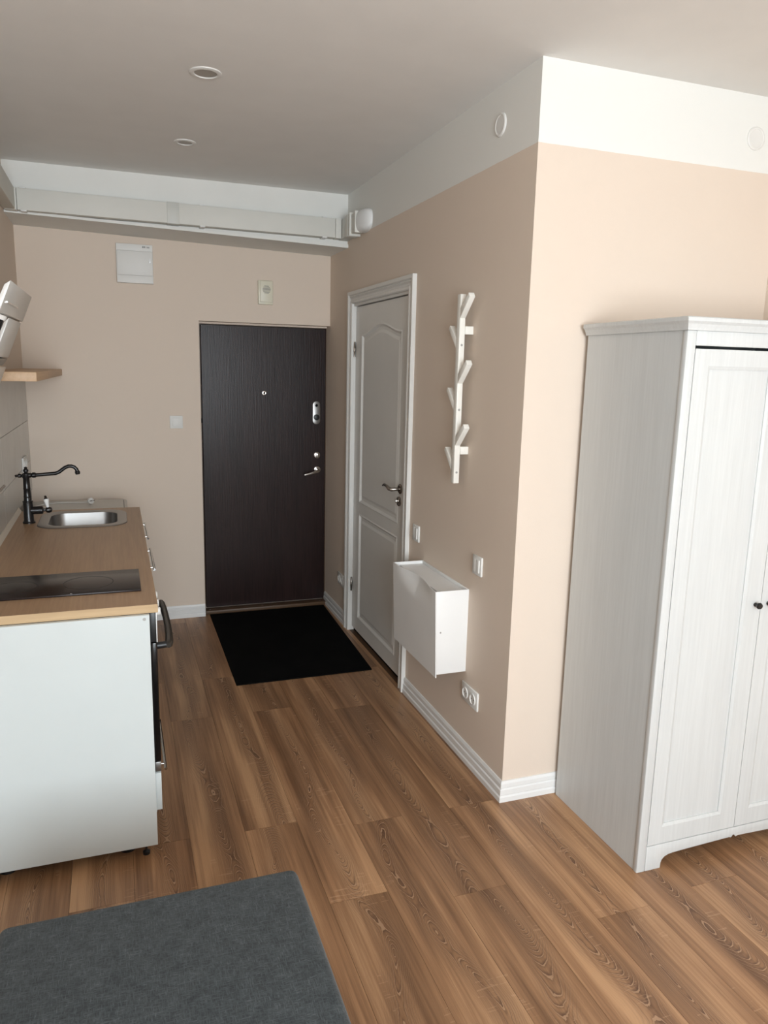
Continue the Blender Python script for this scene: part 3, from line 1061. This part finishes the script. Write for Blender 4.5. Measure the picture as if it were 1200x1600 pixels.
for ya in (2.590, 2.625):
    obj('tube_bracket', box(new(), -0.345, -0.318, ya, ya + 0.008, 1.80, 1.845, 0.002), 'plastic', hd_t)
for ya in (2.560, 2.950):
    obj('support_arm', box(new(), XL + 0.001, -0.30, ya, ya + 0.015, 1.845, 1.853, 0.002), 'grey_metal', hd_t)

# ------------------------------------------------------------------ things on the far wall
fb = thing('fuse_box', 'white fuse box high on the far wall under the beam', 'fuse box', (0.148, YF, 2.15))
obj('body', box(new(), 0.046, 0.256, YF - 0.026, YF, 2.152, 2.378, 0.003), 'plastic', fb)
m = new()
box(m, 0.0465, 0.2555, YF - 0.031, YF - 0.026, 2.3385, 2.3775, 0.001)
obj('top_strip', m, 'plastic', fb)
m = new()
box(m, 0.0465, 0.2555, YF - 0.031, YF - 0.026, 2.1525, 2.196, 0.001)
obj('bottom_strip', m, 'plastic', fb)
dd = obj('door', box(new(), 0.052, 0.2545, YF - 0.033, YF - 0.026, 2.1975, 2.337, 0.0015), 'plastic', fb)
obj('latch', box(new(), 0.233, 0.246, YF - 0.036, YF - 0.0325, 2.272, 2.302, 0.001), 'ceramic', dd)
# the maker's tiny printed mark
m = new()
for a, b in ((0.197, 0.205), (0.2065, 0.2135)):
    for z in (2.360, 2.3655):
        box(m, a, b, YF - 0.0313, YF - 0.031, z, z + 0.0018)
for a in (0.197, 0.2015, 0.2065, 0.212, 0.2235, 0.2295, 0.2355):
    box(m, a, a + 0.0022, YF - 0.0313, YF - 0.031, 2.358, 2.3675)
for a in (0.2245, 0.2300):
    box(m, a, a + 0.004, YF - 0.0313, YF - 0.031, 2.360, 2.362)
obj('printed_mark', m, 'logo', fb, False, 'small dark printed mark')

db_ = thing('door_chime', 'cream door chime with round slotted grille above the dark door', 'door chime', (0.946, YF, 2.07))
obj('body', box(new(), 0.898, 0.993, YF - 0.022, YF, 2.066, 2.215, 0.004), 'cream', db_)
obj('cover', box(new(), 0.908, 0.990, YF - 0.030, YF - 0.022, 2.080, 2.211, 0.003), 'cream', db_)
gc = (0.950, 2.158)
for k in range(7):
    z = gc[1] + (k - 3) * 0.0072
    hw = math.sqrt(max(0.026 ** 2 - (z - gc[1]) ** 2, 0))
    obj('grille_slot', box(new(), gc[0] - hw, gc[0] + hw, YF - 0.0304, YF - 0.0300, z - 0.0014, z + 0.0014), 'logo', db_, False)

# ------------------------------------------------------------------ ventilation duct
vd = thing('ventilation_duct', 'flat white plastic ventilation duct running along the beam to the hall wall', 'duct', (0.4, 4.58, 2.44))
DF, DB = 4.540, 4.6065
s0, s1 = -0.020, 0.0


def dz(x):      # the duct hangs a touch lower to the right like the beam board
    return -0.010 * (x + 0.5) / 1.9


def duct_seg(x0, x1, grow=0.0, mat='duct', name='duct_segment', zt=2.556, zb=2.448):
    m = new()
    a = [(x0, zb + dz(x0) - grow), (x1, zb + dz(x1) - grow), (x1, zt + dz(x1) + grow), (x0, zt + dz(x0) + grow)]
    prism(m, a, 1, DF - grow, DB, 0.002)
    return obj(name, m, mat, vd)


duct_seg(-0.435, 0.322)
duct_seg(0.380, 1.285)
duct_seg(0.318, 0.384, 0.0025, 'duct_grey', 'joint_sleeve')
duct_seg(-0.497, -0.437, 0.0015, 'duct', 'corner_piece')
duct_seg(1.287, 1.322, 0.0020, 'duct', 'joint_sleeve')
for x in (-0.405, 0.51, 1.22):
    for z in (2.556 + dz(x), 2.442 + dz(x)):
        obj('clip', box(new(), x - 0.014, x + 0.014, DF - 0.004, DB - 0.001, z, z + 0.006, 0.001), 'white_gloss', vd)
# along the left wall towards the hood
obj('duct_segment', box(new(), XL + 0.001, XL + 0.060, 2.90, 4.538, 2.448, 2.556, 0.002), 'duct', vd)
# along the hall wall: corner, collars and rounded wall outlet
XO = XW - 0.058
obj('corner_piece', box(new(), XO, XW, 4.445, DB, 2.434, 2.545, 0.002), 'duct_grey', vd)
for ya, yb, g_ in ((4.397, 4.444, 0.006), (4.362, 4.396, 0.000), (4.350, 4.361, 0.010)):
    obj('collar', box(new(), XO - g_, XW, ya, yb, 2.434 - g_, 2.543 + g_, 0.002), 'duct', vd)
obj('duct_segment', box(new(), XO + 0.002, XW, 4.272, 4.349, 2.436, 2.541, 0.002), 'duct', vd)
obj('collar', box(new(), XO - 0.004, XW, 4.262, 4.271, 2.430, 2.547, 0.002), 'duct', vd)
# outlet shell: a quarter-round elbow turning into the wall, domed at the top
m = new()
ny, nz = 14, 14
grid = []
for i in range(ny + 1):
    a = math.pi / 2 * i / ny
    y = 4.262 - 0.130 * math.sin(a)
    d = 0.058 * math.cos(a)
    row = []
    for k in range(nz + 1):
        b = math.pi * k / nz
        hh = 0.062 * max(1 - math.sin(a) ** 4, 0.0) ** 0.4
        zz = 2.491 - hh * math.cos(b)
        dd_ = d * (max(math.sin(b), 0.0) ** 0.45)
        row.append(m.verts.new((XW - dd_, y, zz)))
    grid.append(row)
for i in range(ny):
    for k in range(nz):
        m.faces.new((grid[i][k], grid[i + 1][k], grid[i + 1][k + 1], grid[i][k + 1]))
bmesh.ops.remove_doubles(m, verts=m.verts, dist=1e-6)
bmesh.ops.recalc_face_normals(m, faces=m.faces)
obj('wall_outlet', m, 'white_gloss', vd, True, 'rounded white elbow turning into the wall')

# ------------------------------------------------------------------ round cover plates
for loc, ax, lab in (((XW, 2.665, 2.565), (-1, 0, 0), 'round white cover plate in the white band of the hall wall'),
                     ((2.306, YA, 2.553), (0, -1, 0), 'round white cover plate in the white band above the wardrobe')):
    m = new()
    lathe(m, loc, ax, [(0, 0.0415), (0.004, 0.041), (0.0065, 0.037), (0.0065, 0.033), (0.005, 0.031), (0.0055, 0)], 40)
    tag(obj('cover_plate', m, 'plastic'), lab, 'cover plate', 'round cover plates in the white band')

# ------------------------------------------------------------------ recessed spotlights (off)
for (x, y, r, lab) in ((0.357, 2.985, 0.058, 'recessed ceiling spotlight nearer the camera, larger of the two'), (0.364, 3.895, 0.051, 'recessed ceiling spotlight nearer the beam, smaller of the two')):
    t = thing('ceiling_spotlight', lab, 'spotlight', (x, y, ZC), 'recessed spotlights above the hall')
    m = new()
    lathe(m, (x, y, ZC), (0, 0, -1), [(0, r), (0.003, r - 0.001), (0.006, r - 0.010), (0.005, r - 0.016), (0.0005, r - 0.018)], 40)
    obj('trim_ring', m, 'plastic', t)
    obj('lens', lathe(new(), (x, y, ZC), (0, 0, -1), [(0.0, r - 0.0175), (0.002, r - 0.018), (0.002, 0)], 32), 'lens', t, True, 'grey lens, lamp off')

# ------------------------------------------------------------------ coat rack
cr = thing('coat_rack', 'cream white wooden branch coat rack mounted upright on the hall wall', 'coat rack', (1.335, 2.84, 1.21))
BX0, BX1, BY0, BY1 = 1.323, 1.347, 2.826, 2.856
obj('bar', box(new(), BX0, BX1, BY0, BY1, 1.210, 1.976, 0.0012), 'rack', cr)
for zb in (1.882, 1.622, 1.368):
    m = new()
    prism(m, [(BY0, zb), (2.745, zb + 0.078), (2.757, zb + 0.094), (BY0, zb + 0.040)], 0, BX0, BX1, 0.001)
    obj('peg', m, 'rack', cr)
for zb in (1.765, 1.512, 1.262):
    m = new()
    prism(m, [(BY1, zb), (2.934, zb + 0.078), (2.922, zb + 0.092), (BY1, zb + 0.040)], 0, BX0, BX1, 0.001)
    obj('peg', m, 'rack', cr)
for z in (1.835, 1.348):
    obj('spacer', box(new(), BX1, XW, 2.820, 2.850, z - 0.016, z + 0.016, 0.001), 'rack', cr)
for z in (1.776, 1.516, 1.256):
    m = lathe(new(), (1.335, BY0, z), (0, -1, 0), [(0, 0.0050), (0.001, 0.0045), (0.0012, 0.0025), (0.0006, 0.002), (0.0006, 0)], 16)
    obj('screw', m, 'grey_metal', cr)

# ------------------------------------------------------------------ shoe cabinet
sc = thing('shoe_cabinet', 'white plastic shoe cabinet with tray top hung low on the hall wall', 'shoe cabinet', (XW, 3.0, 0.39))
SY0, SY1, SZ0, SZ1 = 2.753, 3.262, 0.398, 0.766
SX = 1.227
m = new()
# shell: tapers slightly towards the bottom, with a sunken tray on top
prism(m, [(SX + 0.032, SZ1 - 0.014), (XW, SZ1 - 0.014), (XW, SZ0), (SX + 0.020, SZ0)], 1, SY0 + 0.004, SY1 - 0.004)
obj('body', m, 'shoe_white', sc)
for ya in (SY0, SY1 - 0.004):
    m = new()
    prism(m, [(SX + 0.0045, SZ1), (XW, SZ1), (XW, SZ0), (SX + 0.0185, SZ0)], 1, ya, ya + 0.004, 0.0008)
    obj('side_wall', m, 'shoe_white', sc)
m = new()
box(m, XW - 0.006, XW, SY0 + 0.004, SY1 - 0.004, SZ1 - 0.014, SZ1, 0.001)
obj('tray_rim', m, 'shoe_white', sc)
# front flap whose upper edge dips into a finger pull
m = new()
NU, NV = 44, 26
fg_ = []
for i in range(NU + 1):
    u = i / NU
    y = SY0 + (SY1 - SY0) * u
    t = min(max((u - 0.06) / 0.84, 0), 1)
    dip = math.sin(math.pi * t) ** 1.3
    row = []
    for k in range(NV + 1):
        v = k / NV
        z = SZ0 - 0.014 + (SZ1 - SZ0 + 0.014) * v
        xf = SX + 0.014 * (1 - v)
        # pull: scooped triangle below the rim
        depth = max(0.0, 1 - (1 - v) / 0.26 - abs(t - 0.5) * 0.55) if 0 < t < 1 else 0
        depth = depth * depth * (3 - 2 * depth) if depth < 1 else 1
        xs = xf + 0.028 * depth * dip
        row.append(m.verts.new((xs, y, z)))
    fg_.append(row)
for i in range(NU):
    for k in range(NV):
        m.faces.new((fg_[i][k], fg_[i][k + 1], fg_[i + 1][k + 1], fg_[i + 1][k]))
ret = bmesh.ops.extrude_face_region(m, geom=m.faces[:])
vs = [e for e in ret['geom'] if isinstance(e, bmesh.types.BMVert)]
bmesh.ops.translate(m, verts=vs, vec=(0.004, 0, 0))
bmesh.ops.recalc_face_normals(m, faces=m.faces)
obj('front_flap', m, 'shoe_white', sc)
obj('hinge_pin', lathe(new(), (SX + 0.030, SY0, 0.585), (0, -1, 0), [(0, 0.004), (0.001, 0.0035), (0.001, 0)], 12), 'grey_metal', sc)

# ------------------------------------------------------------------ door mat
m = new()
prism(m, rrect(0.553, 1.350, 3.780, 4.990, 0.004, 2), 2, 0.0003, 0.006)
# bring the sides in line with the slightly turned mat of the photo
for v in m.verts:
    if v.co.y < 4.0:
        v.co.x += -0.004 if v.co.x < 1 else -0.040
tag(obj('door_mat', m, 'mat', smooth=False), 'plain black rectangular mat on the floor before the dark door', 'mat')

# ------------------------------------------------------------------ wardrobe
wd = thing('wardrobe', 'white-stained wooden wardrobe with panelled doors and cornice', 'wardrobe', (2.0, 2.10, 0))
X0, X1, Y0, Y1 = 1.612, 2.405, 1.852, 2.362
WT = 1.808
obj('side_panel', box(new(), X0 + 0.003, X0 + 0.019, Y0 + 0.012, Y1, 0, WT, 0.0005, 1), 'wardrobe', wd)
obj('side_panel', box(new(), X1 - 0.019, X1 - 0.003, Y0 + 0.012, Y1, 0, WT, 0.0005, 1), 'wardrobe', wd)
obj('back_panel', box(new(), X0 + 0.019, X1 - 0.019, Y1 - 0.006, Y1 - 0.001, 0.06, WT), 'wardrobe', wd, False)
obj('bottom_board', box(new(), X0 + 0.019, X1 - 0.019, Y0 + 0.022, Y1 - 0.006, 0.075, 0.095), 'wardrobe', wd, False)
obj('top_board', box(new(), X0 + 0.019, X1 - 0.019, Y0 + 0.022, Y1 - 0.006, WT - 0.018, WT), 'wardrobe', wd, False)
obj('stile', box(new(), X0, X0 + 0.034, Y0, Y0 + 0.020, 0, WT, 0.003), 'wardrobe', wd)
obj('stile', box(new(), X1 - 0.034, X1, Y0, Y0 + 0.020, 0, WT, 0.003), 'wardrobe', wd)
obj('header_rail', box(new(), X0 + 0.034, X1 - 0.034, Y0, Y0 + 0.020, 1.764, WT, 0.0015), 'wardrobe', wd)
# plinth with bracket feet and a small notch in the middle
xm = 2.027
pl = [(X0 + 0.0355, 0.0), (1.711, 0.0), (1.712, 0.018), (1.716, 0.030), (1.726, 0.040), (1.742, 0.046), (1.760, 0.048), (1.80, 0.050), (xm - 0.06, 0.055), (xm - 0.020, 0.056), (xm - 0.010, 0.053),
      (xm - 0.005, 0.060), (xm, 0.064)]
pts = list(pl) + [(2 * xm - x, z) for x, z in pl[-2:1:-1]]
xe = X1 - 0.0355
pts = [p for p in pts if p[0] < xe - 0.055] + [(xe - 0.048, 0.030), (xe - 0.044, 0.018), (xe - 0.043, 0.0), (xe, 0.0), (xe, 0.092), (X0 + 0.0355, 0.092)]
m = new()
prism(m, pts, 1, Y0 + 0.001, Y0 + 0.019, 0.001)
obj('plinth', m, 'wardrobe', wd)
# cornice: cove moulding mitred round three sides
CO = [(0.0, WT), (0.006, WT), (0.008, WT + 0.006), (0.013, WT + 0.018), (0.020, WT + 0.026), (0.020, WT + 0.036), (0.016, WT + 0.039), (0.0, WT + 0.039)]
m = new()
rows = []
for d, z in CO:
    rows.append([m.verts.new(p) for p in ((X0 - d, Y1, z), (X0 - d, Y0 - d, z), (X1 + d, Y0 - d, z), (X1 + d, Y1, z))])
for A, B in zip(rows, rows[1:]):
    for k in range(3):
        m.faces.new((A[k], A[k + 1], B[k + 1], B[k]))
m.faces.new(rows[-1])
m.faces.new(rows[0])
m.faces.new([r[0] for r in rows])
m.faces.new([r[3] for r in rows])
bmesh.ops.recalc_face_normals(m, faces=m.faces)
obj('cornice', m, 'wardrobe', wd, False)


def ward_door(xa, xb, knob_x, sl, sr):
    za, zb = 0.096, 1.755
    ya, yb = Y0 + 0.0005, Y0 + 0.0205
    P = [(xa + sl, za + 0.062), (xb - sr, za + 0.062), (xb - sr, zb - 0.050), (xa + sl, zb - 0.050)]
    m = new()
    prism(m, [(xa, za), (xb, za), (xb, zb), (xa, zb)], 1, ya, yb, holes=(P,))
    d = obj('door', m, 'wardrobe', wd, False)
    # chamfered inner moulding
    m = new()
    Q = [(xa + sl + 0.010, za + 0.072), (xb - sr - 0.010, za + 0.072), (xb - sr - 0.010, zb - 0.060), (xa + sl + 0.010, zb - 0.060)]
    VA = [m.verts.new((x, ya + 0.0002, z)) for x, z in P]
    VB = [m.verts.new((x, ya + 0.0045, z)) for x, z in Q]
    VC = [m.verts.new((x, ya + 0.0080, z)) for x, z in Q]
    for k in range(4):
        m.faces.new((VA[k], VA[(k + 1) % 4], VB[(k + 1) % 4], VB[k]))
        m.faces.new((VB[k], VB[(k + 1) % 4], VC[(k + 1) % 4], VC[k]))
    bmesh.ops.recalc_face_normals(m, faces=m.faces)
    obj('moulding', m, 'wardrobe', d, False)
    obj('door_panel', box(new(), P[0][0] - 0.001, P[1][0] + 0.001, ya + 0.0080, ya + 0.013, P[0][1] - 0.001, P[2][1] + 0.001), 'wardrobe', d, False)
    m = new()
    lathe(m, (knob_x, ya, 0.926), (0, -1, 0), [(0, 0.006), (0.003, 0.0075), (0.006, 0.0055), (0.012, 0.0055), (0.015, 0.010), (0.020, 0.0115), (0.025, 0.009), (0.027, 0)], 22)
    obj('knob', m, 'black_metal', d, True, 'small black knob')


ward_door(X0 + 0.0355, 2.0215, 1.997, 0.054, 0.066)
ward_door(2.0240, X1 - 0.0355, 2.053, 0.054, 0.054)

# ------------------------------------------------------------------ upholstered bench in the foreground
be = thing('upholstered_bench', 'grey fabric upholstered bench in the foreground at the lower left', 'bench', (0.045, 1.1, 0))
m = box(new(), -0.296, 0.389, -0.10, 1.682, 0.12, 0.422)  # unseen rear end lengthened to shade the foot of the kitchen end panel
es = m.edges[:]
bmesh.ops.bevel(m, geom=es, offset=0.022, segments=5, profile=0.5, affect='EDGES')
obj('seat_cushion', m, 'fabric', be)
for x in (-0.24, 0.33):
    for y in (-0.03, 1.61):
        obj('leg', lathe(new(), (x, y, 0), (0, 0, 1), [(0, 0.016), (0.12, 0.024)], 16), 'black_plastic', be)
